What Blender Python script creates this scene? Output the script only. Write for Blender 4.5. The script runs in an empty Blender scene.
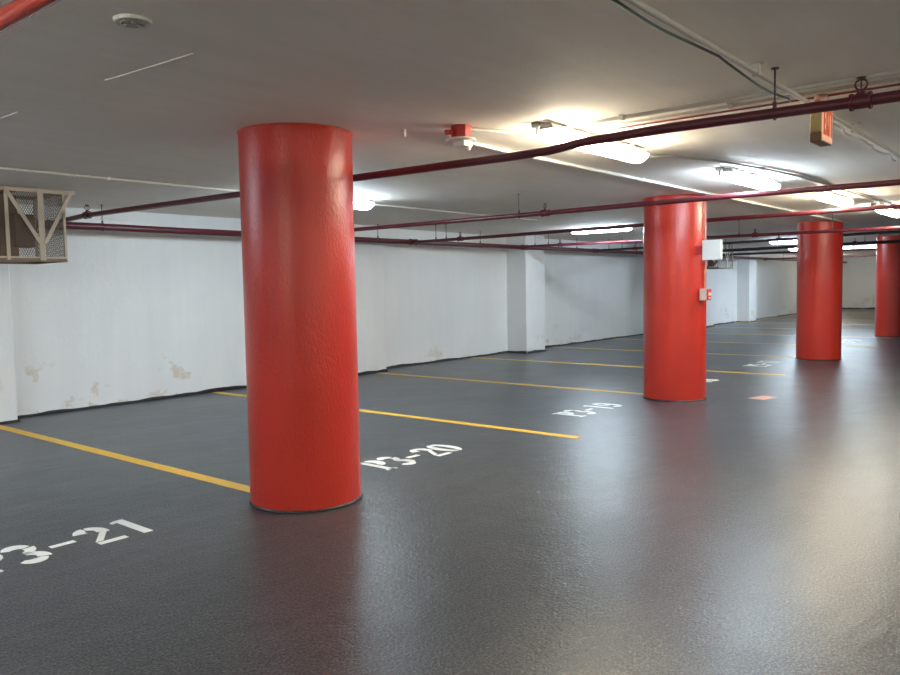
import bpy, bmesh, math, random
from mathutils import Vector, Matrix
random.seed(7)
D = bpy.data; S = bpy.context.scene; C = S.collection
PI = math.pi
H = 2.317          # ceiling height
W = 8.98           # y of the long white wall
XF = 38.6          # x of the far end wall

# ------------------------------------------------------------------ materials
def mat(name, col, rough=.6, metal=0, spec=.5, emis=None, es=0, bump=None, coat=0):
    m = D.materials.new(name); m.use_nodes = True
    n = m.node_tree; b = n.nodes['Principled BSDF']
    b.inputs['Base Color'].default_value = (*col, 1)
    b.inputs['Roughness'].default_value = rough
    b.inputs['Metallic'].default_value = metal
    b.inputs['Specular IOR Level'].default_value = spec
    b.inputs['Coat Weight'].default_value = coat
    if emis:
        b.inputs['Emission Color'].default_value = (*emis, 1)
        b.inputs['Emission Strength'].default_value = es
    if bump:
        sc, st, dist = bump
        t = node(m, 'ShaderNodeTexCoord'); nz = node(m, 'ShaderNodeTexNoise')
        nz.inputs['Scale'].default_value = sc; nz.inputs['Detail'].default_value = 4
        bp = node(m, 'ShaderNodeBump'); bp.inputs['Strength'].default_value = st; bp.inputs['Distance'].default_value = dist
        n.links.new(t.outputs['Object'], nz.inputs['Vector']); n.links.new(nz.outputs['Fac'], bp.inputs['Height'])
        n.links.new(bp.outputs['Normal'], b.inputs['Normal'])
    return m
def node(m, kind, **kw):
    x = m.node_tree.nodes.new(kind)
    for k, v in kw.items(): setattr(x, k, v)
    return x
def noise(m, vec, scale, detail=5, rough=.55):
    x = node(m, 'ShaderNodeTexNoise'); x.inputs['Scale'].default_value = scale
    x.inputs['Detail'].default_value = detail; x.inputs['Roughness'].default_value = rough
    m.node_tree.links.new(vec, x.inputs['Vector']); return x.outputs['Fac']
def ramp(m, fac, stops):
    x = node(m, 'ShaderNodeValToRGB'); e = x.color_ramp.elements
    while len(e) < len(stops): e.new(.5)
    for i, (p, c) in enumerate(stops):
        e[i].position = p; e[i].color = (*c, 1) if isinstance(c, tuple) else (c, c, c, 1)
    m.node_tree.links.new(fac, x.inputs['Fac']); return x.outputs['Color']
def mix(m, fac, a, b, mode='MIX'):
    x = node(m, 'ShaderNodeMix', data_type='RGBA', blend_type=mode); l = m.node_tree.links
    for s, v in ((x.inputs[0], fac), (x.inputs[6], a), (x.inputs[7], b)):
        if hasattr(v, 'links'): l.new(v, s)
        elif isinstance(v, tuple): s.default_value = (*v, 1)
        else: s.default_value = v
    return x.outputs[2]
def math_(m, op, a, b=0.0, clamp=False):
    x = node(m, 'ShaderNodeMath', operation=op, use_clamp=clamp); l = m.node_tree.links
    for s, v in ((x.inputs[0], a), (x.inputs[1], b)):
        if hasattr(v, 'links'): l.new(v, s)
        else: s.default_value = v
    return x.outputs[0]

# floor: glossy charcoal traffic coating with sand grain
def floor_mat():
    m = mat('floor_coating', (.05, .052, .055), .3, spec=.40); l = m.node_tree.links; b = m.node_tree.nodes['Principled BSDF']
    co = node(m, 'ShaderNodeTexCoord').outputs['Object']
    big = noise(m, co, .55, 4, .6); mid = noise(m, co, 9, 5, .65); fine = noise(m, co, 150, 3, .6)
    c = ramp(m, big, [(.3, (.045, .049, .057)), (.7, (.057, .061, .069))])
    c2 = ramp(m, mid, [(.3, .88), (.7, 1.1)])
    c3 = ramp(m, noise(m, co, 95, 2, .6), [(.34, .35), (.5, .95), (.66, 2.3)])
    c = mix(m, 1.0, c, c2, 'MULTIPLY'); c = mix(m, 1.0, c, c3, 'MULTIPLY')
    c = mix(m, ramp(m, noise(m, co, 110, 1, .5), [(.66, 0.0), (.70, .5)]), c, (.22, .22, .22))
    l.new(c, b.inputs['Base Color'])
    r = ramp(m, noise(m, co, 1.3, 5, .6), [(.3, .31), (.7, .36)])
    l.new(r, b.inputs['Roughness'])
    h = math_(m, 'ADD', math_(m, 'MULTIPLY', noise(m, co, 42, 1, .5), 1.3), math_(m, 'MULTIPLY', noise(m, co, 85, 1, .5), 1.1))
    # long shallow trowel laps
    mp = node(m, 'ShaderNodeMapping'); mp.inputs['Scale'].default_value = (.7, 2.2, 1); mp.inputs['Rotation'].default_value = (0, 0, .5)
    l.new(co, mp.inputs['Vector'])
    h = math_(m, 'ADD', h, math_(m, 'MULTIPLY', noise(m, mp.outputs['Vector'], 2.0, 2, .5), 4.0))
    h = math_(m, 'ADD', h, math_(m, 'MULTIPLY', noise(m, co, 5.0, 3), 3.0))
    bp = node(m, 'ShaderNodeBump'); bp.inputs['Strength'].default_value = .6; bp.inputs['Distance'].default_value = .002
    l.new(h, bp.inputs['Height']); l.new(bp.outputs['Normal'], b.inputs['Normal'])
    return m
def ceiling_mat():
    m = mat('ceiling_paint', (.5, .5, .5), .75); l = m.node_tree.links; b = m.node_tree.nodes['Principled BSDF']
    co = node(m, 'ShaderNodeTexCoord').outputs['Object']
    c = ramp(m, noise(m, co, .5, 5, .6), [(.3, (.87, .81, .725)), (.7, (.91, .855, .775))])
    mp = node(m, 'ShaderNodeMapping'); mp.inputs['Scale'].default_value = (.5, 4, 1); l.new(co, mp.inputs['Vector'])
    st = ramp(m, noise(m, mp.outputs['Vector'], 2, 6, .65), [(.3, .96), (.7, 1.03)])
    c = mix(m, 1.0, c, st, 'MULTIPLY')
    l.new(c, b.inputs['Base Color'])
    h = math_(m, 'ADD', noise(m, co, 60, 3), math_(m, 'MULTIPLY', noise(m, co, 2.2, 3), 6.0))
    bp = node(m, 'ShaderNodeBump'); bp.inputs['Strength'].default_value = .4; bp.inputs['Distance'].default_value = .003
    l.new(h, bp.inputs['Height']); l.new(bp.outputs['Normal'], b.inputs['Normal'])
    return m
def wall_mat(name, peel=.0):
    m = mat(name, (.8, .8, .8), .55); l = m.node_tree.links; b = m.node_tree.nodes['Principled BSDF']
    co = node(m, 'ShaderNodeTexCoord').outputs['Object']
    sx = node(m, 'ShaderNodeSeparateXYZ'); l.new(co, sx.inputs[0]); z = sx.outputs['Z']
    c = ramp(m, noise(m, co, .7, 5, .6), [(.3, (.73, .75, .755)), (.7, (.80, .805, .80))])
    mp = node(m, 'ShaderNodeMapping'); mp.inputs['Scale'].default_value = (6, 6, .5); l.new(co, mp.inputs['Vector'])
    c = mix(m, 1.0, c, ramp(m, noise(m, mp.outputs['Vector'], 1.0, 5, .6), [(.3, .97), (.7, 1.015)]), 'MULTIPLY')
    # rusty peeling paint low on the wall
    low = math_(m, 'SUBTRACT', .62 + peel*1.2, z, True)
    patch = noise(m, co, 2.4, 6, .7)
    k = ramp(m, math_(m, 'ADD', patch, math_(m, 'MULTIPLY', low, .16)), [(.63, 0.0), (.665, 1.0)])
    area = ramp(m, noise(m, co, .33, 2), [(.44, 0.0), (.56, 1.0)])
    k = mix(m, 1.0, k, area, 'MULTIPLY')
    k = mix(m, 1.0, k, ramp(m, low, [(.02, 0.0), (.12, 1.0)]), 'MULTIPLY')
    tone = ramp(m, noise(m, co, 9, 4), [(.4, (.60, .50, .40)), (.55, (.66, .60, .53)), (.7, (.42, .36, .28))])
    c = mix(m, math_(m, 'MULTIPLY', k, .75), c, tone)
    l.new(c, b.inputs['Base Color'])
    bp = node(m, 'ShaderNodeBump'); bp.inputs['Strength'].default_value = .5; bp.inputs['Distance'].default_value = .004
    l.new(math_(m, 'ADD', noise(m, co, 25, 4), math_(m, 'MULTIPLY', noise(m, mp.outputs['Vector'], 1.0, 3), 1.0)), bp.inputs['Height'])
    l.new(bp.outputs['Normal'], b.inputs['Normal'])
    return m
def column_mat():
    m = mat('red_column_paint', (.6, .06, .03), .33); l = m.node_tree.links; b = m.node_tree.nodes['Principled BSDF']
    co = node(m, 'ShaderNodeTexCoord').outputs['Object']
    c = ramp(m, noise(m, co, 2.2, 5, .6), [(.3, (.47, .025, .013)), (.7, (.53, .031, .016))])
    l.new(c, b.inputs['Base Color'])
    b.inputs['Roughness'].default_value = .30
    mp = node(m, 'ShaderNodeMapping'); mp.inputs['Scale'].default_value = (1, 1, .6); l.new(co, mp.inputs['Vector'])
    h = math_(m, 'ADD', noise(m, mp.outputs['Vector'], 58, 3, .5), math_(m, 'MULTIPLY', noise(m, mp.outputs['Vector'], 130, 2), .5))
    bp = node(m, 'ShaderNodeBump'); bp.inputs['Strength'].default_value = .9; bp.inputs['Distance'].default_value = .0032
    l.new(h, bp.inputs['Height']); l.new(bp.outputs['Normal'], b.inputs['Normal'])
    return m
def worn_paint(name, col, dark, thr=.62):
    m = mat(name, col, .5); l = m.node_tree.links; b = m.node_tree.nodes['Principled BSDF']
    co = node(m, 'ShaderNodeTexCoord').outputs['Object']
    c = ramp(m, noise(m, co, 40, 6, .7), [(thr - .25, col), (thr, col), (thr + .1, dark)])
    l.new(c, b.inputs['Base Color']); return m

M_FLOOR = floor_mat(); M_CEIL = ceiling_mat(); M_WALL = wall_mat('white_wall_paint'); M_WALLF = wall_mat('far_wall_paint', .25)
M_COL = column_mat()
M_COVE = mat('black_cove_sealant', (.012, .012, .015), .4, bump=(60, .5, .004))
M_YEL = worn_paint('yellow_line_paint', (.80, .46, .035), (.30, .20, .05), .72)
M_WHT = worn_paint('white_stencil_paint', (.88, .90, .88), (.45, .46, .46), .78)
M_PINK = worn_paint('faded_red_patch', (.56, .29, .24), (.50, .40, .36), .5)
M_PIPED = mat('backlit_pipe_shade', (.03, .012, .016), .5)  # pipe colour darkened to paint in the backlit look of far pipes
M_PIPE = mat('maroon_pipe_paint', (.10, .012, .021), .36, bump=(45, .3, .002))
M_ROD = mat('dark_steel_rod', (.06, .045, .045), .45, .6)
M_SPR = mat('dark_bronze_head', (.075, .03, .03), .4, .5)
M_COND = mat('painted_conduit', (.50, .47, .42), .45, bump=(60, .3, .001))
M_CONDW = mat('white_conduit', (.74, .72, .66), .4)
M_REDC = mat('thin_red_cable', (.25, .06, .04), .5)
M_GRN = mat('dark_green_cable', (.05, .09, .07), .4)
M_BLK = mat('black_cable', (.02, .02, .022), .4)
M_HOUS = mat('grey_fixture_body', (.42, .42, .41), .5)
M_CLIP = mat('fixture_latch_steel', (.3, .29, .27), .4, .5)
M_BEIGE = mat('beige_cage_steel', (.44, .36, .27), .5, bump=(30, .4, .002))
M_MESH = mat('expanded_metal', (.17, .13, .095), .6, .2)
M_FAN = mat('rusty_brown_fan', (.16, .085, .055), .6, bump=(20, .5, .004))
M_FANL = mat('pale_fan_blade', (.62, .60, .55), .5)
M_REDB = mat('red_alarm_box', (.42, .025, .02), .4)
M_PLAST = mat('white_plastic', (.78, .76, .70), .35)
M_EXITB = mat('yellowed_sign_case', (.42, .30, .11), .45)
M_EXITD = mat('brown_sign_base', (.26, .16, .09), .5)
M_EXITF = mat('amber_sign_panel', (.72, .44, .28), .35, emis=(1, .5, .3), es=.10)
M_EXITL = mat('orange_red_letter', (.45, .12, .07), .4, emis=(1, .15, .06), es=.05)
WARM = (1.0, .88, .66); COOL = (.70, .86, 1.0); NEUT = (1.0, .95, .80)
def lamp_mat(name, col, e): return mat(name, (.8, .8, .8), .4, emis=col, es=e)
E0 = 15.0
M_LW = lamp_mat('warm_lit_diffuser', WARM, E0*1.15); M_LC = lamp_mat('cool_lit_diffuser', COOL, E0*1.15); M_LD = lamp_mat('added_dim_diffuser', COOL, E0*.35); M_LS = lamp_mat('bright_strip_diffuser', COOL, E0*2.6); M_LN = lamp_mat('neutral_lit_diffuser', NEUT, E0)  # the dim diffuser serves the added lamp behind the second column

# ------------------------------------------------------------------ mesh helpers
def link(name, bm, m, parent=None, smooth=False):
    me = D.meshes.new(name); bmesh.ops.recalc_face_normals(bm, faces=bm.faces); bm.to_mesh(me); bm.free()
    if smooth:
        for p in me.polygons: p.use_smooth = True
    me.materials.append(m)
    o = D.objects.new(name, me); C.objects.link(o); o.parent = parent
    return o
def smooth_sharp(o, ang=35):
    me = o.data
    for p in me.polygons: p.use_smooth = True
    bm = bmesh.new(); bm.from_mesh(me)
    for e in bm.edges:
        if len(e.link_faces) == 2 and e.calc_face_angle(0) > math.radians(ang): e.smooth = False
    bm.to_mesh(me); bm.free(); return o
def thing(name, label, cat, loc=(0, 0, 0), rz=0, group=None):
    o = D.objects.new(name, None); C.objects.link(o); o.location = loc; o.rotation_euler = (0, 0, rz)
    o.empty_display_size = .1
    return tag(o, label, cat, group)
def tag(o, label, cat, group=None):
    o['label'] = label; o['category'] = cat
    if group: o['group'] = group
    return o
def struct(o): o['kind'] = 'structure'; return o
def box(bm, a, b, bev=0):
    r = bmesh.ops.create_cube(bm, size=1); vs = r['verts']
    for v in vs:
        v.co = Vector([(a[i] + b[i])/2 + v.co[i]*(b[i] - a[i]) for i in range(3)])
    if bev:
        es = {e for v in vs for e in v.link_edges}
        bmesh.ops.bevel(bm, geom=list(es), offset=bev, segments=2, affect='EDGES', profile=.5)
def tube(bm, pts, r, n=12, cap=True):
    pts = [Vector(p) for p in pts]; rings = []; prev = None
    for i, p in enumerate(pts):
        t = (pts[min(i+1, len(pts)-1)] - pts[max(i-1, 0)]).normalized()
        u = t.orthogonal().normalized() if prev is None else (prev - t*prev.dot(t)).normalized()
        prev = u; v = t.cross(u)
        rr = r[i] if isinstance(r, (list, tuple)) else r
        rings.append([bm.verts.new(p + (u*math.cos(2*PI*k/n) + v*math.sin(2*PI*k/n))*rr) for k in range(n)])
    for a, b in zip(rings, rings[1:]):
        for k in range(n): bm.faces.new((a[k], a[(k+1) % n], b[(k+1) % n], b[k]))
    if cap: bm.faces.new(rings[0][::-1]); bm.faces.new(rings[-1])
def bar(bm, p, q, w, t, up=(0, 0, 1)):
    p, q = Vector(p), Vector(q); d = (q - p).normalized(); u = Vector(up)
    s = d.cross(u)
    if s.length < 1e-3: s = d.cross(Vector((0, 1, 0)))
    s.normalize(); u = s.cross(d)
    vs = [bm.verts.new(b + s*x*w/2 + u*y*t/2) for b in (p, q) for x, y in ((-1, -1), (1, -1), (1, 1), (-1, 1))]
    for f in ((0, 1, 2, 3), (7, 6, 5, 4), (0, 4, 5, 1), (1, 5, 6, 2), (2, 6, 7, 3), (3, 7, 4, 0)): bm.faces.new([vs[i] for i in f])
def lathe(bm, prof, n=32, c=(0, 0, 0), jit=None):
    rings = []
    for i, (r, z) in enumerate(prof):
        if r < 1e-6: rings.append([bm.verts.new((c[0], c[1], c[2] + z))])
        else: rings.append([bm.verts.new((c[0] + r*math.cos(2*PI*k/n), c[1] + r*math.sin(2*PI*k/n), c[2] + z + (jit(i, k) if jit else 0))) for k in range(n)])
    for a, b in zip(rings, rings[1:]):
        if len(a) == 1 and len(b) == 1: continue
        for k in range(n):
            j = (k+1) % n
            if len(a) == 1: bm.faces.new((a[0], b[j], b[k]))
            elif len(b) == 1: bm.faces.new((a[k], a[j], b[0]))
            else: bm.faces.new((a[k], a[j], b[j], b[k]))
    if len(rings[0]) > 1: bm.faces.new(rings[0][::-1])
    if len(rings[-1]) > 1: bm.faces.new(rings[-1])
def torus(bm, c, R, r, axis='Z', n=24, k=8):
    g = []
    for i in range(n):
        a = 2*PI*i/n; row = []
        for j in range(k):
            b = 2*PI*j/k; x, y, z = (R + r*math.cos(b))*math.cos(a), (R + r*math.cos(b))*math.sin(a), r*math.sin(b)
            p = {'Z': (x, y, z), 'X': (z, x, y), 'Y': (x, z, y)}[axis]
            row.append(bm.verts.new((c[0]+p[0], c[1]+p[1], c[2]+p[2])))
        g.append(row)
    for i in range(n):
        for j in range(k): bm.faces.new((g[i][j], g[(i+1) % n][j], g[(i+1) % n][(j+1) % k], g[i][(j+1) % k]))
def NB(): return bmesh.new()

# ------------------------------------------------------------------ setting
X0, X1, Y0, Y1 = -5.0, XF, -5.6, W
bm = NB(); box(bm, (X0-.2, Y0-.2, -.2), (X1+.2, Y1+.2, 0)); struct(link('floor', bm, M_FLOOR))
bm = NB(); box(bm, (X0-.2, Y0-.2, H), (X1+.2, Y1+.2, H+.25))
# raised formwork seam left in the slab paint
for (a, b) in (((1.805, 3.50), (1.815, 3.42)), ((1.815, 3.42), (1.85, 2.86)), ((1.80, 4.75), (1.80, 4.45))):
    bar(bm, (a[0], a[1], H), (b[0], b[1], H), .007, .007)
struct(link('ceiling', bm, M_CEIL))
bm = NB(); box(bm, (X0-.2, W, 0), (X1+.2, W+.2, H))
PIL = [(-2.1, -1.4, 8.72), (2.65, 3.37, 8.72), (8.20, 8.93, 8.70), (12.68, 13.35, 8.52), (18.8, 19.5, 8.62), (22.2, 22.95, 8.70), (25.7, 26.4, 8.58), (32.7, 33.4, 8.62)]
for a, b, y in PIL: box(bm, (a, y, 0), (b, W+.01, H), .012)
struct(link('wall_left', bm, M_WALL))
bm = NB(); box(bm, (X1, Y0-.2, 0), (X1+.2, Y1, H)); struct(link('wall_far', bm, M_WALLF))
bm = NB(); box(bm, (X0-.2, Y0-.2, 0), (X1, Y0, H)); struct(link('wall_right', bm, M_WALL))
bm = NB(); box(bm, (X0-.2, Y0, 0), (X0, Y1, H)); struct(link('wall_behind', bm, M_WALL))
# ragged black floor coating coved up against the wall
def ragged(bm, p, q, nrm, h0=.035):
    p, q = Vector((*p, 0)), Vector((*q, 0)); L = (q-p).length; n = max(2, int(L/.07)); t = .007; nv = Vector((*nrm, 0))
    lo = []; hi = []; ho = []; lf = []; f = .2
    for i in range(n+1):
        c = p + (q-p)*i/n
        f = max(-.6, min(1, f + random.uniform(-.45, .45)))
        h = h0*(1 + .45*f)
        lo.append(bm.verts.new(c + nv*.03)); ho.append(bm.verts.new(c + nv*t + Vector((0, 0, h*.55)))); hi.append(bm.verts.new(c + nv*t*.8 + Vector((0, 0, h)))); lf.append(bm.verts.new(c + Vector((0, 0, h))))
    for a, b in ((lo, ho), (ho, hi), (hi, lf)):
        for i in range(n): bm.faces.new((a[i], a[i+1], b[i+1], b[i]))
bm = NB(); x = X0
for a, b, y in PIL:
    ragged(bm, (x, W), (a, W), (0, -1)); ragged(bm, (a, W), (a, y), (-1, 0)); ragged(bm, (a, y), (b, y), (0, -1)); ragged(bm, (b, y), (b, W), (1, 0)); x = b
ragged(bm, (x, W), (X1, W), (0, -1)); ragged(bm, (X1, W), (X1, Y0), (-1, 0), .05)
struct(link('trim_1', bm, M_COVE))

# ------------------------------------------------------------------ round columns
COLS = [((3.221, 3.887), 'large round red column nearest the camera, left of centre'),
        ((8.643, 3.740), 'round red column carrying a white box and a fire alarm pull station'),
        ((14.203, 3.574), 'plain round red column, third in the row from the nearest one'),
        ((20.532, 3.574), 'darker round red column at the right edge of the photo, farthest in the row')]
CR = .351
col0 = None
for (cx, cy), lab in COLS:
    if col0 is None:
        t = col0 = thing('round_column', lab, 'column', (cx, cy, 0), 0, 'round red columns')
        bm = NB(); n = 96
        rnd = [random.uniform(-1, 1) for _ in range(n)]
        prof = [(CR, .004), (CR+.0015, .05), (CR, .35), (CR, 1.2), (CR, H-.012), (CR, H-.001)]
        lathe(bm, prof, n); link('shaft', bm, M_COL, t, True)
        smooth_sharp(t.children[0])
        bm = NB()
        lathe(bm, [(CR-.01, 0), (CR+.010, .0005), (CR+.007, .006), (CR+.004, .014), (CR-.004, .019)], 96, jit=lambda i, k: .004*rnd[k] if i > 2 else 0)
        link('base_seal', bm, M_COVE, t, True)
        bm = NB(); lathe(bm, [(CR-.01, H-.020), (CR+.002, H-.010), (CR+.006, H-.0005)], 96, jit=lambda i, k: .003*rnd[-k] if i == 0 else 0)
        link('paint_rim', bm, M_COL, t, True)
    else:
        t = col0.copy(); C.objects.link(t); t.location = (cx, cy, 0); t['label'] = lab
        for ch in col0.children:
            c = ch.copy(); C.objects.link(c); c.parent = t

# ------------------------------------------------------------------ floor markings
LAB_LINE = {1: 'yellow parking line that runs from the left edge of the photo to the nearest column',
 2: 'yellow parking line passing behind the nearest column, ending just past the number 20',
 3: 'yellow parking line that ends against the second red column, behind the number 19',
 4: 'yellow parking line passing behind the second column and ending near the red floor patch',
 5: 'yellow parking line on the far side of the number 17, running toward the third column',
 6: 'yellow parking line passing behind the third column, its end showing to the right of it',
 7: 'faint yellow parking line just beyond the one that ends right of the third column',
 8: 'pale thin parking line, eighth counting from the left edge toward the end wall'}
def line_label(k):
    return LAB_LINE.get(k, {9: 'far parking line, fourth nearest to the end wall',
      10: 'far parking line, third nearest to the end wall', 11: 'far parking line, second nearest to the end wall', 12: 'farthest parking line, nearest the end wall'}[k] if k > 8 else '')
ends = {1: 3.75, 2: 3.44, 3: 3.66, 4: 3.33, 5: 3.45, 6: 3.18, 7: 3.4}
for k in range(1, 13):
    x = 3.126 + 2.7924*(k-1); y0 = ends.get(k, 3.3)
    y1 = W - .035
    for a, b, y in PIL:
        if a-.06 < x < b+.06: y1 = y - .035
    bm = NB(); n = 60; w = .05; V = []
    for i in range(n+1):
        y = y0 + (y1-y0)*i/n
        V.append([bm.verts.new((x + s*(w + random.uniform(-.0015, .0015)), y, z)) for s, z in ((-1, .0002), (-1, .0022), (1, .0022), (1, .0002))])
    for a, b in zip(V, V[1:]):
        for j in range(3): bm.faces.new((a[j], a[j+1], b[j+1], b[j]))
    bm.faces.new(V[0]); bm.faces.new(V[-1])
    tag(link('parking_line', bm, M_YEL), line_label(k), 'line', 'yellow parking lines')

# stencil digits: each stroke is a closed outline (unit box .62 wide, 1 high)
def arc(cx, cy, rx, ry, a0, a1, w0, w1=None, n=14):
    w1 = w0 if w1 is None else w1; out = []; inn = []
    for i in range(n+1):
        t = i/n; a = math.radians(a0 + (a1-a0)*t)
        w = w0 + (w1-w0)*t if not isinstance(w0, tuple) else w0[0] + (w0[1]-w0[0])*math.sin(PI*t)
        w *= 1.34
        out.append((cx + (rx + w/2)*math.cos(a), cy + (ry + w/2)*math.sin(a)))
        inn.append((cx + (rx - w/2)*math.cos(a), cy + (ry - w/2)*math.sin(a)))
    return [out[i:i+2] + inn[i:i+2][::-1] for i in range(n)]
def rect(a, b, c, d): return [[(a, b), (c, b), (c, d), (a, d)]]
G = {
 'P': rect(.10, .0, .27, 1.0) + rect(.02, 0, .36, .09) + rect(.02, .91, .27, 1.0) + arc(.33, .725, .19, .20, 88, -88, (.10, .20)),
 '3': arc(.27, .72, .19, .20, 150, 20, (.10, .15)) + arc(.27, .72, .19, .20, 8, -88, .16, .09) + arc(.27, .27, .21, .20, 88, -20, .09, .17) + arc(.27, .27, .21, .20, -32, -150, (.09, .15)),
 '-': rect(.06, .43, .50, .55),
 '2': arc(.28, .70, .19, .22, 172, 100, .19, .10) + arc(.28, .70, .19, .22, 88, -25, .10, .17) + [[(.54, .62), (.38, .60), (.05, .17), (.20, .17)]] + rect(.05, 0, .58, .13),
 '0': arc(.31, .5, .22, .42, 80, -80, (.09, .17)) + arc(.31, .5, .22, .42, 100, 260, (.09, .17)),
 '1': rect(.24, .0, .42, .98) + [[(.13, .83), (.25, .87), (.25, .98), (.13, .93)]],
 '9': arc(.31, .68, .20, .23, 80, -260, .12) + arc(.31, .35, .22, .30, 60, -70, .17, .12) + arc(.31, .28, .2, .22, -85, -150, .12, .16),
 '8': arc(.31, .74, .18, .19, 80, -80, .13) + arc(.31, .74, .18, .19, 100, 260, .13) + arc(.31, .27, .21, .21, 80, -80, .15) + arc(.31, .27, .21, .21, 100, 260, .15),
 '7': rect(.05, .86, .56, 1.0) + [[(.56, .84), (.40, .84), (.16, 0), (.34, 0)]],
 '6': arc(.31, .30, .20, .23, 80, -260, .13) + arc(.31, .60, .22, .32, 110, 215, .12, .17) + arc(.31, .70, .2, .22, 95, 40, .12, .16),
 '5': rect(.10, .88, .54, 1.0) + rect(.08, .50, .20, .86) + arc(.27, .31, .22, .25, 110, -20, .10, .17) + arc(.27, .31, .22, .25, -32, -150, (.09, .15)),
}
NUM = [('21', 1.36, 4.06, 'white stencilled stall number P3-21 at the lower left'), ('20', 4.06, 3.965, 'white stencilled stall number P3-20 right of the nearest column'),
       ('19', 6.86, 3.955, 'white stencilled stall number P3-19 left of the second column'), ('18', 9.58, 3.90, 'white stencilled stall number P3-18 mostly hidden behind the second column'),
       ('17', 12.46, 3.90, 'white stencilled stall number P3-17 left of the third column'), ('16', 15.2, 3.86, 'white stencilled stall number P3-16 behind the third column'),
       ('15', 18.0, 3.86, 'far white stencilled stall number P3-15 between the third and fourth columns')]
for s, x, y, lab in NUM:
    t = thing('stall_number', lab, 'marking', (x, y, 0), 0, 'stencilled stall numbers')
    for i, ch in enumerate('P3-' + s):
        bm = NB()
        for poly in G[ch]:
            for zz in (0,):
                top = [bm.verts.new(((i*.65 + px)*.295, py*.36, .0022)) for px, py in poly]
                bot = [bm.verts.new(((i*.65 + px)*.295, py*.36, .0002)) for px, py in poly]
                bm.faces.new(top)
                for k in range(4): bm.faces.new((top[k], bot[k], bot[(k+1) % 4], top[(k+1) % 4]))
        o = link('character' if ch != '-' else 'dash', bm, M_WHT, t)
bm = NB()
cs = [(9.06, 3.02), (9.36, 2.96), (9.26, 2.76), (8.93, 2.82)]
box(bm, (-.15, -.10, .0002), (.15, .10, .0024))
o = link('floor_patch', bm, M_PINK); o.location = (9.15, 2.89, 0); o.rotation_euler = (0, 0, -.25)
tag(o, 'small faded red square painted on the floor right of the second column', 'marking')

# ------------------------------------------------------------------ sprinkler pipes
def pipe_hanger(parent, x, y, z, r):
    bm = NB(); tube(bm, [(x, y, z + r + .01), (x, y, H - .004)], .0045, 8); lathe(bm, [(.018, H-.006), (.018, H-.0005)], 12, (x, y, 0))
    h = link('hanger_rod', bm, M_ROD, parent, True); smooth_sharp(h)
    bm = NB()
    for s in (-1, 1):
        pts = [(x, y + s*(r+.006)*math.cos(a), z + (r+.006)*math.sin(a)) for a in [PI/2 - i*PI/8 for i in range(9)]] if False else None
    torus(bm, (x, y, z), r + .004, .004, 'X' if parent.get('along') == 'X' else 'Y')
    box(bm, (x-.008, y-.008, z + r), (x+.008, y+.008, z + r + .028), .002)
    link('clamp_ring', bm, M_PIPE, h, True)
def sprinkler(parent, x, y, z, r, along='Y'):
    bm = NB()
    k = 1.45*r; L = .042
    ax = Vector((0, 1, 0)) if along == 'Y' else Vector((1, 0, 0)); c = Vector((x, y, z))
    tube(bm, [c - ax*L, c - ax*L*.72, c - ax*L*.7, c + ax*L*.7, c + ax*L*.72, c + ax*L], [k*1.06, k*1.06, k*.92, k*.92, k*1.06, k*1.06], 16)
    tube(bm, [(x, y, z), (x, y, z + r*1.55)], [r*1.05, r*.75], 14)
    tee = link('tee_fitting', bm, M_PIPE, parent); smooth_sharp(tee)
    bm = NB(); z0 = z + r*1.5
    lathe(bm, [(.010, 0), (.013, .004), (.013, .010), (.008, .014)], 6, (x, y, z0))
    # two frame arms, bulb, deflector
    for s in (-1, 1):
        pts = [(x + s*.006, y, z0+.010), (x + s*.019, y, z0+.020), (x + s*.025, y, z0+.034), (x + s*.019, y, z0+.049), (x, y, z0+.058)]
        if y < 3: pts = [(x, y + (p[0]-x), p[2]) for p in pts]
        tube(bm, pts, .0045, 8)
    tube(bm, [(x, y, z0+.014), (x, y, z0+.055)], .0035, 8)
    sp = link('sprinkler_head', bm, M_SPR, parent); smooth_sharp(sp)
    bm = NB(); lathe(bm, [(.0, 0), (.019, -.002), (.021, .0), (.0195, .002), (0, .003)], 16, (x, y, z0+.062))
    link('deflector', bm, M_SPR, sp, True)
def branch(x, pts, spr, hang, lab, r=.0245, pm=None):
    t = thing('sprinkler_pipe', lab, 'pipe', (0, 0, 0), 0, 'sprinkler branch pipes')
    bm = NB(); P = [(x, y, z) for y, z in pts]; tube(bm, P, r, 18); o = link('pipe_run', bm, pm or M_PIPE, t); smooth_sharp(o)
    def zat(y):
        q = sorted(pts)
        for (a, za), (b, zb) in zip(q, q[1:]):
            if a <= y <= b: return za + (zb-za)*(y-a)/(b-a)
        return q[0][1] if y < q[0][0] else q[-1][1]
    for y in spr: sprinkler(t, x, y, zat(y), r)
    for y in hang: pipe_hanger(t, x, y, zat(y), r)
    return t
ZM = 2.072; YM = 8.50; RM = .040
branch(.95, [(YM-.10, 2.10), (2.43, 2.129), (-5.5, 2.127)], [6.9, -1.5], [6.5, .8], 'brightly lit red sprinkler pipe crossing the upper left corner of the ceiling', .027, mat('lit_red_pipe_paint', (.42, .05, .03), .22, bump=(60, .3, .001)))  # lit copy of the pipe paint: lamp light put into its red
branch(3.75, [(YM-.10, 2.100), (7.79, 2.122), (5.26, 2.105), (3.9, 2.100), (2.60, 2.090), (2.36, 2.092), (2.14, 2.112), (1.65, 2.118), (.75, 2.109), (-5.5, 2.09)],
       [7.76, .787, -2.5], [1.144, -1.5], 'maroon sprinkler pipe passing behind the nearest column and across the brightest ceiling light')
branch(6.95, [(YM-.10, 2.090), (6.5, 2.09), (4.41, 2.092), (2.5, 2.100), (-5.5, 2.06)], [4.42, .3], [4.75, .9], 'maroon sprinkler pipe passing in front of the top of the second column')
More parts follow.
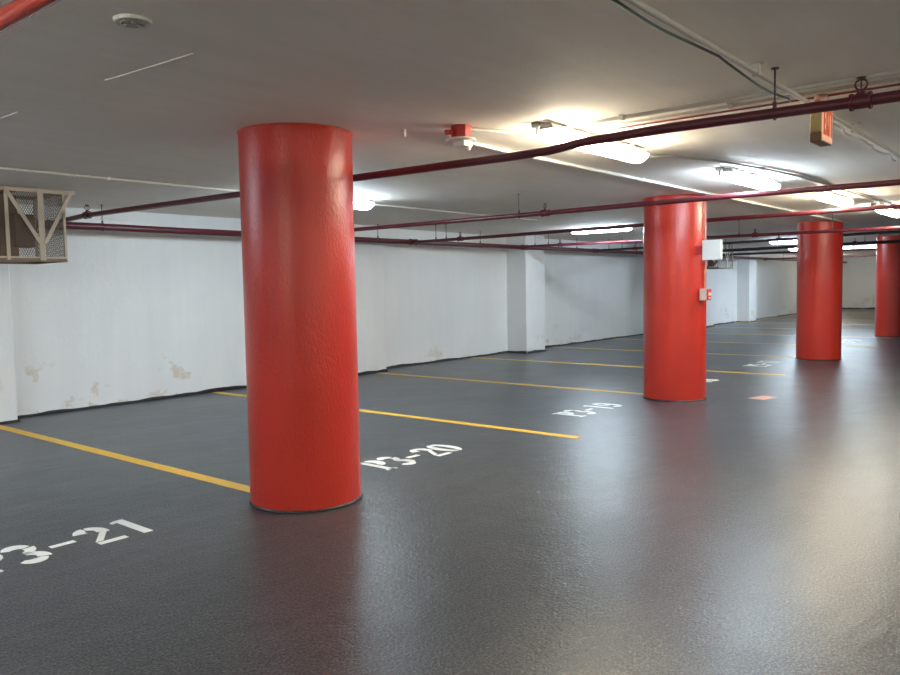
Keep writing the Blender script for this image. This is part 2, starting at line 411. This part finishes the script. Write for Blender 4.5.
branch(9.4, [(YM-.10, 2.068), (6.77, 2.075), (4.5, 2.092), (2.4, 2.102), (-5.5, 2.12)], [7.52, .9], [8.01, 7.80], 'maroon sprinkler pipe behind the second column, passing above the top of the third one')
branch(12.6, [(YM-.10, 2.085), (6.03, 2.078), (3.45, 2.064), (-5.5, 2.06)], [7.695, 4.126], [8.25, 7.95, 4.376, 3.0], 'maroon sprinkler pipe crossing in front of the third column near its top')
branch(15.4, [(YM-.10, 2.078), (5.4, 2.100), (3.0, 2.150), (-5.5, 2.15)], [7.55, 4.6], [8.165, 7.85], 'thin dark sprinkler pipe just beyond the third column, in front of the fourth', .024, M_PIPED)
branch(18.1, [(YM-.10, 2.070), (6.4, 2.063), (3.5, 2.093), (-5.5, 2.1)], [3.87, 7.0], [3.68, 6.6], 'dark sprinkler pipe with an upright head seen between third and fourth columns', .034, M_PIPED)
branch(21.2, [(YM-.10, 2.07), (-5.5, 2.07)], [5.2], [6.1, 7.6], 'far sprinkler pipe seen beneath the dark one, left of the third column', .03, M_PIPED)
branch(27.0, [(YM-.10, 2.07), (-5.5, 2.07)], [6.2], [7.0], 'farthest sprinkler pipe in front of the end wall')

t = thing('main_sprinkler_pipe', 'thick maroon main pipe running along the top of the white wall', 'pipe'); t['along'] = 'X'
bm = NB(); tube(bm, [(X0+.02, YM, 2.078), (9, YM, 2.07), (20, YM, 2.075), (XF-.4, YM, 2.09)], RM, 20); o = link('pipe_run', bm, M_PIPE, t); smooth_sharp(o)
for x in (.95, 3.75, 6.95, 9.4, 12.6, 15.4, 18.1, 21.2, 27.0):
    bm = NB(); k = RM*1.30
    tube(bm, [(x-.075, YM, ZM), (x-.055, YM, ZM), (x-.05, YM, ZM), (x+.05, YM, ZM), (x+.055, YM, ZM), (x+.075, YM, ZM)], [k, k, k*.92, k*.92, k, k], 18)
    tube(bm, [(x, YM, ZM), (x, YM-.09, ZM+.01)], .034, 14)
    link('coupling', bm, M_PIPE, t); smooth_sharp(t.children[-1])
for x in (-1.0, 4.27, 8.6, 11.2, 14.6, 17.4, 20.5, 24.0, 29.0, 33.0):
    pipe_hanger(t, x, YM, 2.075, RM)

# ------------------------------------------------------------------ conduits and cables on the ceiling
def zc_(pts, x): return min(pts, key=lambda p: abs(p[0]-x))[2]
def conduit(name, pts, r, m, lab, cat='conduit', clips=(), cm=None, group=None):
    t = thing(name, lab, cat, (0, 0, 0), 0, group)
    bm = NB(); tube(bm, pts, r, 10); o = link('tube' if 'conduit' in name else 'sheath', bm, m, t); smooth_sharp(o)
    for (x, y, a) in clips:
        bm = NB(); w = .012
        if a == 'X': box(bm, (x-w, y-r-.022, H-.004), (x+w, y+r+.022, H-.0005)); box(bm, (x-w, y-r-.004, min(H-2*r-.008, zc_(pts, x)-r-.003)), (x+w, y+r+.004, H-.003), .002)
        else: box(bm, (x-r-.022, y-w, H-.004), (x+r+.022, y+w, H-.0005)); box(bm, (x-r-.004, y-w, H-2*r-.008), (x+r+.004, y+w, H-.003), .002)
        link('strap', bm, cm or m, t)
    return t
def wav(x0, x1, y, z, n=40, ay=.0, az=.0, f=3.0, ph=0, axis='X'):
    out = []
    for i in range(n+1):
        t = x0 + (x1-x0)*i/n; a = ay*math.sin(f*t+ph) + ay*.4*math.sin(2.7*f*t+1+ph); b = -az*abs(math.sin(f*.8*t+ph))
        out.append((t, y+a, z+b) if axis == 'X' else (y+a, t, z+b))
    return out
ZC = H - .012
conduit('electrical_conduit', [(-1.5, 6.42, ZC), (9.9, 6.42, ZC)], .009, M_CONDW, 'thin white conduit on the ceiling at left, running behind the nearest column', clips=[(3.29, 6.42, 'X'), (.6, 6.42, 'X'), (7.11, 6.42, 'X')], group='ceiling conduits')
conduit('electrical_conduit', [(3.80, 3.12, H-.018), (4.1, 3.22, H-.015), (4.7, 3.25, H-.015), (14.5, 3.22, H-.015)], .0125, M_CONDW, 'white conduit leaving the red alarm box and passing left of the lit fixtures', clips=[(4.72, 3.25, 'X'), (6.75, 3.24, 'X'), (9.8, 3.24, 'X'), (11.7, 3.23, 'X')], group='ceiling conduits')
conduit('electrical_conduit', [(3.80, 2.95, H-.018), (4.12, 2.80, H-.015), (4.17, 2.5, H-.013), (4.17, -6.5, H-.013)], .011, M_COND, 'painted grey conduit from the red alarm box toward the right edge, farthest left of three', clips=[(4.17, 2.12, 'Y'), (4.17, .2, 'Y')], group='ceiling conduits')
conduit('electrical_conduit', [(4.32, 2.45, H-.013), (4.32, -6.5, H-.013)], .009, M_COND, 'middle one of three parallel conduits crossing the ceiling above the exit sign', clips=[(4.32, 1.55, 'Y')], group='ceiling conduits')
conduit('electrical_cable', wav(2.3, -6.5, 4.47, H-.007, 60, .004, 0, 2, 0, 'Y'), .0055, M_REDC, 'thin reddish cable beside the parallel conduits above the exit sign', 'cable')
conduit('electrical_conduit', [(-1.0, 1.20, H-.038), (2.5, 1.195, H-.038), (6.0, 1.165, H-.038), (14, 1.12, H-.038)], .0125, M_COND, 'long pale conduit descending from the top edge toward the exit sign', clips=[(3.62, 1.185, 'X'), (5.4, 1.17, 'X'), (2.2, 1.19, 'X')], group='ceiling conduits')
conduit('electrical_cable', [(-1, 1.228, H-.01)] + wav(2.4, 4.25, 1.228, H-.032, 36, .006, .022, 3.6) + [(4.34, 1.245, H-.036)], .0055, M_GRN, 'dark green cable sagging beneath the pale conduit at top right', 'cable')
conduit('electrical_cable', wav(4.62, 7.2, 1.245, H-.014, 60, .012, .016, 8.0, .3), .008, M_CONDW, 'loose white cable twisted along the ceiling right of the exit sign', 'cable')
conduit('electrical_cable', wav(4.7, 5.9, 1.270, H-.0075, 40, .014, .006, 11, 1.4), .006, M_CONDW, 'short white cable tangled around the twisted one beyond the exit sign', 'cable')
pts = [(5.35, 2.66, H-.03), (5.6, 2.52, H-.02), (6.1, 2.33, H-.015), (6.9, 2.20, H-.013), (7.6, 2.12, H-.013), (9.4, 2.09, H-.013), (14, 1.98, H-.013)]
conduit('electrical_conduit', pts, .011, M_COND, 'grey conduit curving away from the end of the brightest fixture', clips=[(6.9, 2.20, 'X'), (8.6, 2.10, 'X'), (10.9, 2.06, 'X')], group='ceiling conduits')
# small clip left on the ceiling
bm = NB(); box(bm, (-.014, -.010, -.004), (.014, .010, 0)); box(bm, (-.008, -.006, -.045), (.008, .006, -.003), .002)
o = link('ceiling_clip', bm, M_CONDW); o.location = (3.58, 3.29, H-.0005); tag(o, 'small empty white clip on the ceiling left of the red alarm box', 'clip')

# ------------------------------------------------------------------ light fixtures
def fixture(x0, y, m, lab, L=1.28, w=.135, rz=0, bracket=True, seen=True):
    t = thing('ceiling_light', lab, 'light', (x0, y, H), rz, 'ceiling light fixtures')
    # housing: shallow tray, x along its length
    def section(bm, prof, a, b):
        A = [bm.verts.new((a, py, pz)) for py, pz in prof]; B = [bm.verts.new((b, py, pz)) for py, pz in prof]
        n = len(prof)
        for i in range(n): bm.faces.new((A[i], A[(i+1) % n], B[(i+1) % n], B[i]))
        bm.faces.new(A[::-1]); bm.faces.new(B)
    bm = NB(); h = w/2
    section(bm, [(-h+.022, -.040), (-h+.026, -.028), (-h+.04, -.016), (h-.04, -.016), (h-.026, -.028), (h-.022, -.040)], 0, L)
    link('housing', bm, M_HOUS, t)
    bm = NB()
    for k in (.22, L-.22): box(bm, (k-.03, -.03, -.018), (k+.03, .03, -.0005))
    link('mounting_bracket', bm, M_CLIP, t)
    # rounded diffuser with domed ends
    bm = NB(); N = 12; rows = []
    xs = [0.006, .015, .03, .055, .10] + [.10 + (L-.2)*i/10 for i in range(1, 10)] + [L-.10, L-.055, L-.03, L-.015, L-.006]
    for x in xs:
        d = min(x, L-x); s = math.sqrt(max(0, 1 - (1 - min(1, d/.10))**2)) if d < .10 else 1
        s = max(s, .3)
        rows.append([bm.verts.new((x, (h-.006)*math.cos(PI + PI*j/N)*(.80+.20*s), -.050 - .004 + min(.070, w*.5)*s*-abs(math.sin(PI*j/N))**.8)) for j in range(N+1)])
    for a, b in zip(rows, rows[1:]):
        for j in range(N): bm.faces.new((a[j], a[j+1], b[j+1], b[j]))
        bm.faces.new((a[0], b[0], b[N], a[N]))
    for f_ in list(bm.faces): pass
    bm.faces.new(rows[0]); bm.faces.new(rows[-1])
    link('diffuser', bm, m, t, True)
    bm = NB()
    for s in (-1, 1): box(bm, (.0, s*(h-.022)-.004, -.050), (L, s*(h-.022)+.004, -.038), .002)
    for xx in (0, L): box(bm, (xx-.005, -h+.02, -.050), (xx+.005, h-.02, -.038), .002)
    link('rim', bm, M_HOUS, t)
    for k in (.12, .5*L, L-.12):
        for s in (-1, 1):
            bm = NB(); box(bm, (k-.010, s*(h-.016)-.003, -.058), (k+.010, s*(h-.016)+.003, -.030), .002); link('latch', bm, M_CLIP, t)
    if bracket:
        bm = NB(); box(bm, (-.01, .045, -.030), (.10, .10, -.0005), .004); box(bm, (.005, .06, -.07), (.02, .075, -.028)); box(bm, (.065, .06, -.06), (.08, .075, -.028))
        link('junction_block', bm, M_CLIP, t)
    return t
fixture(3.98, 2.52, M_LW, 'brightest warm ceiling light, nearest one, crossed by a maroon pipe')
fixture(6.62, 2.40, M_LC, 'cool white ceiling light above and right of the second column')
fixture(8.98, 2.27, M_LW, 'yellowish ceiling light, the one above the third column')
fixture(11.30, 2.14, M_LN, 'ceiling light cut by the right edge of the photo')
fixture(4.85, 6.15, M_LC, 'cool white ceiling light half hidden by the nearest column', bracket=False)
fixture(12.15, 6.02, M_LS, 'slim cool strip light left of the second column', 1.15, .07, PI/2, False)
fixture(19.25, 4.70, M_LC, 'far ceiling light between second and third columns, lighting the ceiling behind dark pipe', 1.25, .13, PI/2, False)
fixture(25.6, 4.65, M_LC, 'far bright strip light between the third and fourth columns', 2.3, .20, PI/2, False)
fixture(23.9, 5.6, M_LC, 'far strip light seen just left of the third column under the pipes', 1.25, .13, PI/2, False)
fixture(33.5, 7.6, M_LN, 'added farthest ceiling light before the end wall, hidden by the third column', 1.3, .18, PI/2, False)  # unseen lamp added to light the end wall
fixture(15.3, 6.88, M_LD, 'added dim ceiling light hidden behind the second column', bracket=False)  # unseen lamp added to brighten the wall bay beside the second column
# unseen lamps: first two inferred from column highlights, the others added for brightness
for x, y, m, lab in ((-.15, 6.28, M_LC, 'cool ceiling light in the left bays, outside the view'), (-1.05, 2.3, M_LN, 'neutral ceiling light over the aisle behind the viewer'),
                     (-.6, -1.6, M_LN, 'added neutral ceiling light right of the viewer'), (5.2, -2.2, M_LW, 'added warm ceiling light in the right bays, nearer one'),
                     (10.5, -2.4, M_LC, 'added cool ceiling light in the right bays, middle one'), (31.5, 3.0, M_LN, 'added neutral ceiling light far along the aisle'), (1.9, -3.2, M_LN, 'added neutral ceiling light in the near right bays'), (-3.6, .4, M_LN, 'added neutral ceiling light well behind the viewer'), (-3.4, 4.6, M_LC, 'added cool ceiling light behind the viewer near the wall')):
    fixture(x, y, m, lab, bracket=False)

# ------------------------------------------------------------------ ceiling devices
t = thing('alarm_strobe', 'red ceiling box carrying a round white alarm strobe, left of the brightest light', 'alarm', (3.75, 2.98, H))
bm = NB(); lathe(bm, [(.062, -.078), (.064, -.074), (.064, -.0005)], 8); link('back_box', bm, M_REDB, t); t.children[0].rotation_euler = (0, 0, .3)
bm = NB(); tube(bm, [(-.05, .02, -.04), (-.085, .035, -.045)], [.018, .013], 12); tube(bm, [(-.085, .035, -.045), (-.10, .04, -.046)], .016, 12)
link('connector', bm, M_REDB, t, True)
bm = NB(); lathe(bm, [(.05, -.096), (.088, -.092), (.094, -.085), (.088, -.078), (.02, -.077)], 32); link('flange', bm, M_PLAST, t); smooth_sharp(t.children[-1])
bm = NB(); box(bm, (-.045, -.055, -.128), (.045, .030, -.094), .006); b = link('strobe_base', bm, M_PLAST, t)
bm = NB(); lathe(bm, [(0, -.150), (.012, -.147), (.020, -.138), (.022, -.127)], 16, (.025, -.03, 0)); link('strobe_lens', bm, M_CONDW, b, True)

t = thing('ceiling_cover', 'round embossed white cover plate on the ceiling near the top left corner', 'cover plate', (1.485, 2.665, H))
bm = NB(); lathe(bm, [(0, -.010), (.052, -.010), (.058, -.014), (.063, -.012), (.066, -.0005)], 40); link('plate', bm, M_CONDW, t); smooth_sharp(t.children[0])
bm = NB(); torus(bm, (0, 0, -.012), .040, .004); torus(bm, (0, 0, -.012), .018, .004)
for k in range(4):
    a = k*PI/2 + .4; bar(bm, (.018*math.cos(a), .018*math.sin(a), -.012), (.05*math.cos(a), .05*math.sin(a), -.012), .006, .006)
for k in range(3):
    a = k*2*PI/3; lathe(bm, [(0, -.020), (.006, -.018), (.007, -.010)], 10, (.03*math.cos(a), .03*math.sin(a), 0))
link('embossed_ring', bm, M_COND, t, True)

# exit sign: narrow box hung under the slab, lettered face toward the aisle
t = thing('exit_sign', 'old yellowed exit sign box hanging from the ceiling behind the nearest sprinkler pipe', 'sign', (4.37, 1.10, H))
L, TH, ZT, ZB = .20, .055, -.05, -.252
bm = NB(); box(bm, (0, 0, ZB+.045), (L, TH, ZT), .004); link('case', bm, M_EXITB, t)
bm = NB(); box(bm, (-.001, -.001, ZB), (L+.001, TH+.001, ZB+.045), .003); link('base_strip', bm, M_EXITD, t)
bm = NB(); lathe(bm, [(.030, ZT), (.034, ZT+.02), (.034, -.0005)], 24, (L/2, TH/2, 0)); link('canopy', bm, mat('pinkish_canopy', (.55, .33, .28), .5), t, True)
bm = NB(); box(bm, (.004, -.006, ZB+.006), (L-.004, .0, ZT-.004), .001); fp = link('face_panel', bm, M_EXITF, t)
def lett(bm, ch, x, z0, w, h, s):
    y0, y1 = -.0105, -.006
    def bx(a, b, c, d): box(bm, (x+a*w, y0, z0+b*h), (x+c*w, y1, z0+d*h))
    if ch == 'E':
        bx(0, 0, s, 1); bx(s, 0, 1, .18); bx(s, .41, .85, .59); bx(s, .82, 1, 1)
    if ch == 'I': bx(.3, 0, .3+s, 1)
    if ch == 'T': bx(0, .82, 1, 1); bx(.5-s/2, 0, .5+s/2, .82)
    if ch == 'X':
        for p, q in (((0, 0), (1, 1)), ((1, 0), (0, 1))):
            bar(bm, (x+p[0]*w, (y0+y1)/2 - (.0006 if p[0] else 0), z0+p[1]*h), (x+q[0]*w, (y0+y1)/2 - (.0006 if p[0] else 0), z0+q[1]*h), .0045, s*w*.9, up=(1, 0, 0))
for i, ch in enumerate('EXIT'):
    bm = NB(); lett(bm, ch, .018 + i*.043, ZB+.035, .034, .14, .32); link('letter', bm, M_EXITL, fp)

# ------------------------------------------------------------------ caged fans
def cage(name_label, loc, wx, wy, h, fan_label, posts, n_mesh=.022):
    t = thing('wire_cage', name_label, 'cage', loc, 0, 'caged ventilation fans')
    if n_mesh < .03:
        bm = NB(); box(bm, (.255, -.022, -h), (.285, -.012, -.006)); link('front_post', bm, M_BEIGE, t)
    zt, zb = -.006, -h
    bm = NB()
    for y in (0, wy):
        bar(bm, (0, y, zb), (wx, y, zb), .03, .03)
    for x in (0, wx): bar(bm, (x, 0, zb), (x, wy, zb), .03, .03)
    link('bottom_frame', bm, M_MESH, t)
    bm = NB(); bar(bm, (-.03, -.012, zt-.02), (wx+.11, -.012, zt-.02), .008, .036); bar(bm, (0, wy, zt-.02), (wx, wy, zt-.02), .008, .036)
    for x in (0, wx): bar(bm, (x, 0, zt-.02), (x, wy, zt-.02), .008, .036)
    link('top_rail', bm, M_BEIGE, t)
    for x, y in ((0, 0), (wx, 0), (0, wy), (wx, wy)):
        bm = NB(); box(bm, (x-.010, y-.010, zb), (x+.010, y+.010, zt)); link('corner_post', bm, M_BEIGE, t)
    px = posts
    bm = NB(); box(bm, (px-.026, -.022, zb-.004), (px+.026, -.014, zt)); link('front_post', bm, M_BEIGE, t)
    for a, b in (((px-.30, -.024, zt-.02), (px-.02, -.024, zb+.16)), ((px+.28, -.024, zt-.02), (px+.02, -.024, zb+.15))):
        bm = NB(); bar(bm, a, b, .006, .034, up=(0, 1, 0)) if False else bar(bm, a, b, .034, .006, up=(0, 1, 0)); link('brace', bm, M_BEIGE, t)
    bm = NB(); bar(bm, (.02, -.010, zb+.02), (wx, -.010, zb+.02), .006, .022); link('lower_rail', bm, M_BEIGE, t)
    def diamond(bm, o, u, U, V):
        o, u = Vector(o), Vector(u)
        def seg(a, b): bar(bm, o + u*a[0] + Vector((0, 0, a[1])), o + u*b[0] + Vector((0, 0, b[1])), .0028, .002, up=u.cross(Vector((0, 0, 1))))
        p = n_mesh; k = 1.8  # slope
        c = -V/k
        while c < U:
            for s in (1, -1):
                # line x = c + z/k, or mirrored
                x0 = max(0, c); z0 = (x0-c)*k; z1 = min(V, (U-c)*k); x1 = c + z1/k
                if z1 > z0 + .003:
                    if s == 1: seg((x0, z0), (x1, z1))
                    else: seg((x0, V-z0), (x1, V-z1))
            c += p
    for o, u, U in (((0, 0, zb), (1, 0, 0), wx), ((0, wy, zb), (1, 0, 0), wx), ((0, 0, zb), (0, 1, 0), wy), ((wx, 0, zb), (0, 1, 0), wy)):
        bm = NB(); diamond(bm, o, u, U, h-.02); link('mesh_panel', bm, M_MESH, t)
    # the fan inside
    cx, cy, cz = loc[0] + wx*.34, loc[1] + wy*.5, loc[2] - h*.52
    f = thing('exhaust_fan', fan_label, 'fan', (cx, cy, cz), 0, 'fans inside cages')
    R = min(h*.40, wy*.42)
    bm = NB(); tube(bm, [(-.10, 0, 0), (-.09, 0, 0), (.12, 0, 0), (.13, 0, 0)], [.05, .075, .075, .05], 20); link('motor', bm, M_FAN, f); smooth_sharp(f.children[-1])
    for k in range(4):
        a = k*PI/2 + .5; bm = NB(); V = []
        for (rr, aw, dx) in ((.05, .35, .0), (R*.6, .42, .0), (R*.96, .40, 0)):
            V.append([bm.verts.new((-.14 + s*.03 + e*.003, rr*math.cos(a+s*aw), rr*math.sin(a+s*aw))) for s in (-1, 1) for e in (-1, 1)])
        for A, B in zip(V, V[1:]):
            for i, j in ((0, 1), (1, 3), (3, 2), (2, 0)): bm.faces.new((A[i], A[j], B[j], B[i]))
        bm.faces.new([V[0][i] for i in (0, 1, 3, 2)]); bm.faces.new([V[-1][i] for i in (0, 1, 3, 2)])
        link('blade', bm, M_FANL, f)
    bm = NB(); box(bm, (.0, -.04, .05), (.035, .04, h*.52-.008)); box(bm, (-.06, -R, h*.46), (.12, R, h*.49)); box(bm, (.0, -.05, -h*.42), (.05, .05, -.05))
    link('bracket', bm, M_FAN, f)
    bm = NB(); box(bm, (.03, -.07, -h*.42), (.20, .07, h*.44), .01); link('housing', bm, M_FAN, f)
    bm = NB(); torus(bm, (-.14, 0, 0), R+.01, .014, 'X', 36); link('shroud', bm, M_FAN, f, True)
    bm = NB(); box(bm, (.16, -.09, -.19), (.34, .09, .12), .012); link('control_box', bm, M_FAN, f)
cage('rusty beige wire mesh cage hanging from the ceiling at the left edge', (2.62, 7.50, H), .78, .62, .66, 'brown fan inside the wire cage at the left edge', .565)
cage('distant dark wire cage hanging just right of the second column', (18.7, 7.0, H), 1.0, .62, .64, 'fan inside the distant cage right of the second column', .565, .04)

# ------------------------------------------------------------------ devices on the second column
cx, cy = 8.643, 3.740
t = thing('wall_box', 'square white box fixed to the right side of the second red column', 'box', (8.45, 3.23, 1.695))
bm = NB(); box(bm, (0, -.10, -.105), (.055, .10, .105), .005); link('body', bm, M_PLAST, t)
bm = NB(); box(bm, (-.008, -.104, -.109), (.002, .104, .109), .003); link('cover', bm, mat('white_cover', (.60, .59, .56), .5), t)
bm = NB(); box(bm, (.03, .08, -.05), (.06, .235, .05)); link('bracket', bm, M_REDB, t)
t = thing('pull_station', 'small fire alarm pull station on the second column beneath the white box', 'fire alarm', (8.56, 3.36, 1.205))
bm = NB(); box(bm, (-.045, -.05, -.065), (.05, .035, .065), .004); link('back_box', bm, mat('pinkish_back_box', (.62, .45, .38), .5), t)
bm = NB(); box(bm, (-.05, -.066, -.062), (.055, -.05, .062), .004); f = link('front_plate', bm, mat('red_pull_plate', (.55, .03, .03), .4), t)
bm = NB(); box(bm, (-.04, -.072, -.012), (.045, -.066, .022), .002); link('handle', bm, M_PLAST, f)
bm = NB(); box(bm, (-.03, -.069, -.045), (.035, -.0655, -.030)); link('label_strip', bm, M_PLAST, f)
conduit('electrical_conduit', [(8.62, 3.372, 1.27), (8.62, 3.372, 1.32), (8.62, 3.374, H-.0005)], .0105, mat('pink_red_conduit', (.62, .22, .17), .4), 'red painted conduit running down the right side of the second column')

# ------------------------------------------------------------------ camera
f = 777.725; F = Vector((0.76950537, 0.63522583, -0.06595167)); R = Vector((0.63560135, -0.7718115, -0.01783045)); U = Vector((0.06222862, 0.02819834, 0.9976635))
cam = D.cameras.new('camera'); co = D.objects.new('camera', cam); C.objects.link(co)
M = Matrix.Identity(4)
for i in range(3): M[i][0] = R[i]; M[i][1] = U[i]; M[i][2] = -F[i]
M[2][3] = 1.35
co.matrix_world = M
cam.sensor_fit = 'HORIZONTAL'; cam.sensor_width = 36; cam.lens = f/900*36; cam.clip_start = .02; cam.clip_end = 200
S.camera = co
w = D.worlds.new('world'); S.world = w; w.use_nodes = True
w.node_tree.nodes['Background'].inputs['Color'].default_value = (0, 0, 0, 1)
v = S.view_settings; v.view_transform = 'Standard'; v.look = 'None'; v.gamma = 1; v.use_curve_mapping = False; v.exposure = 2.46
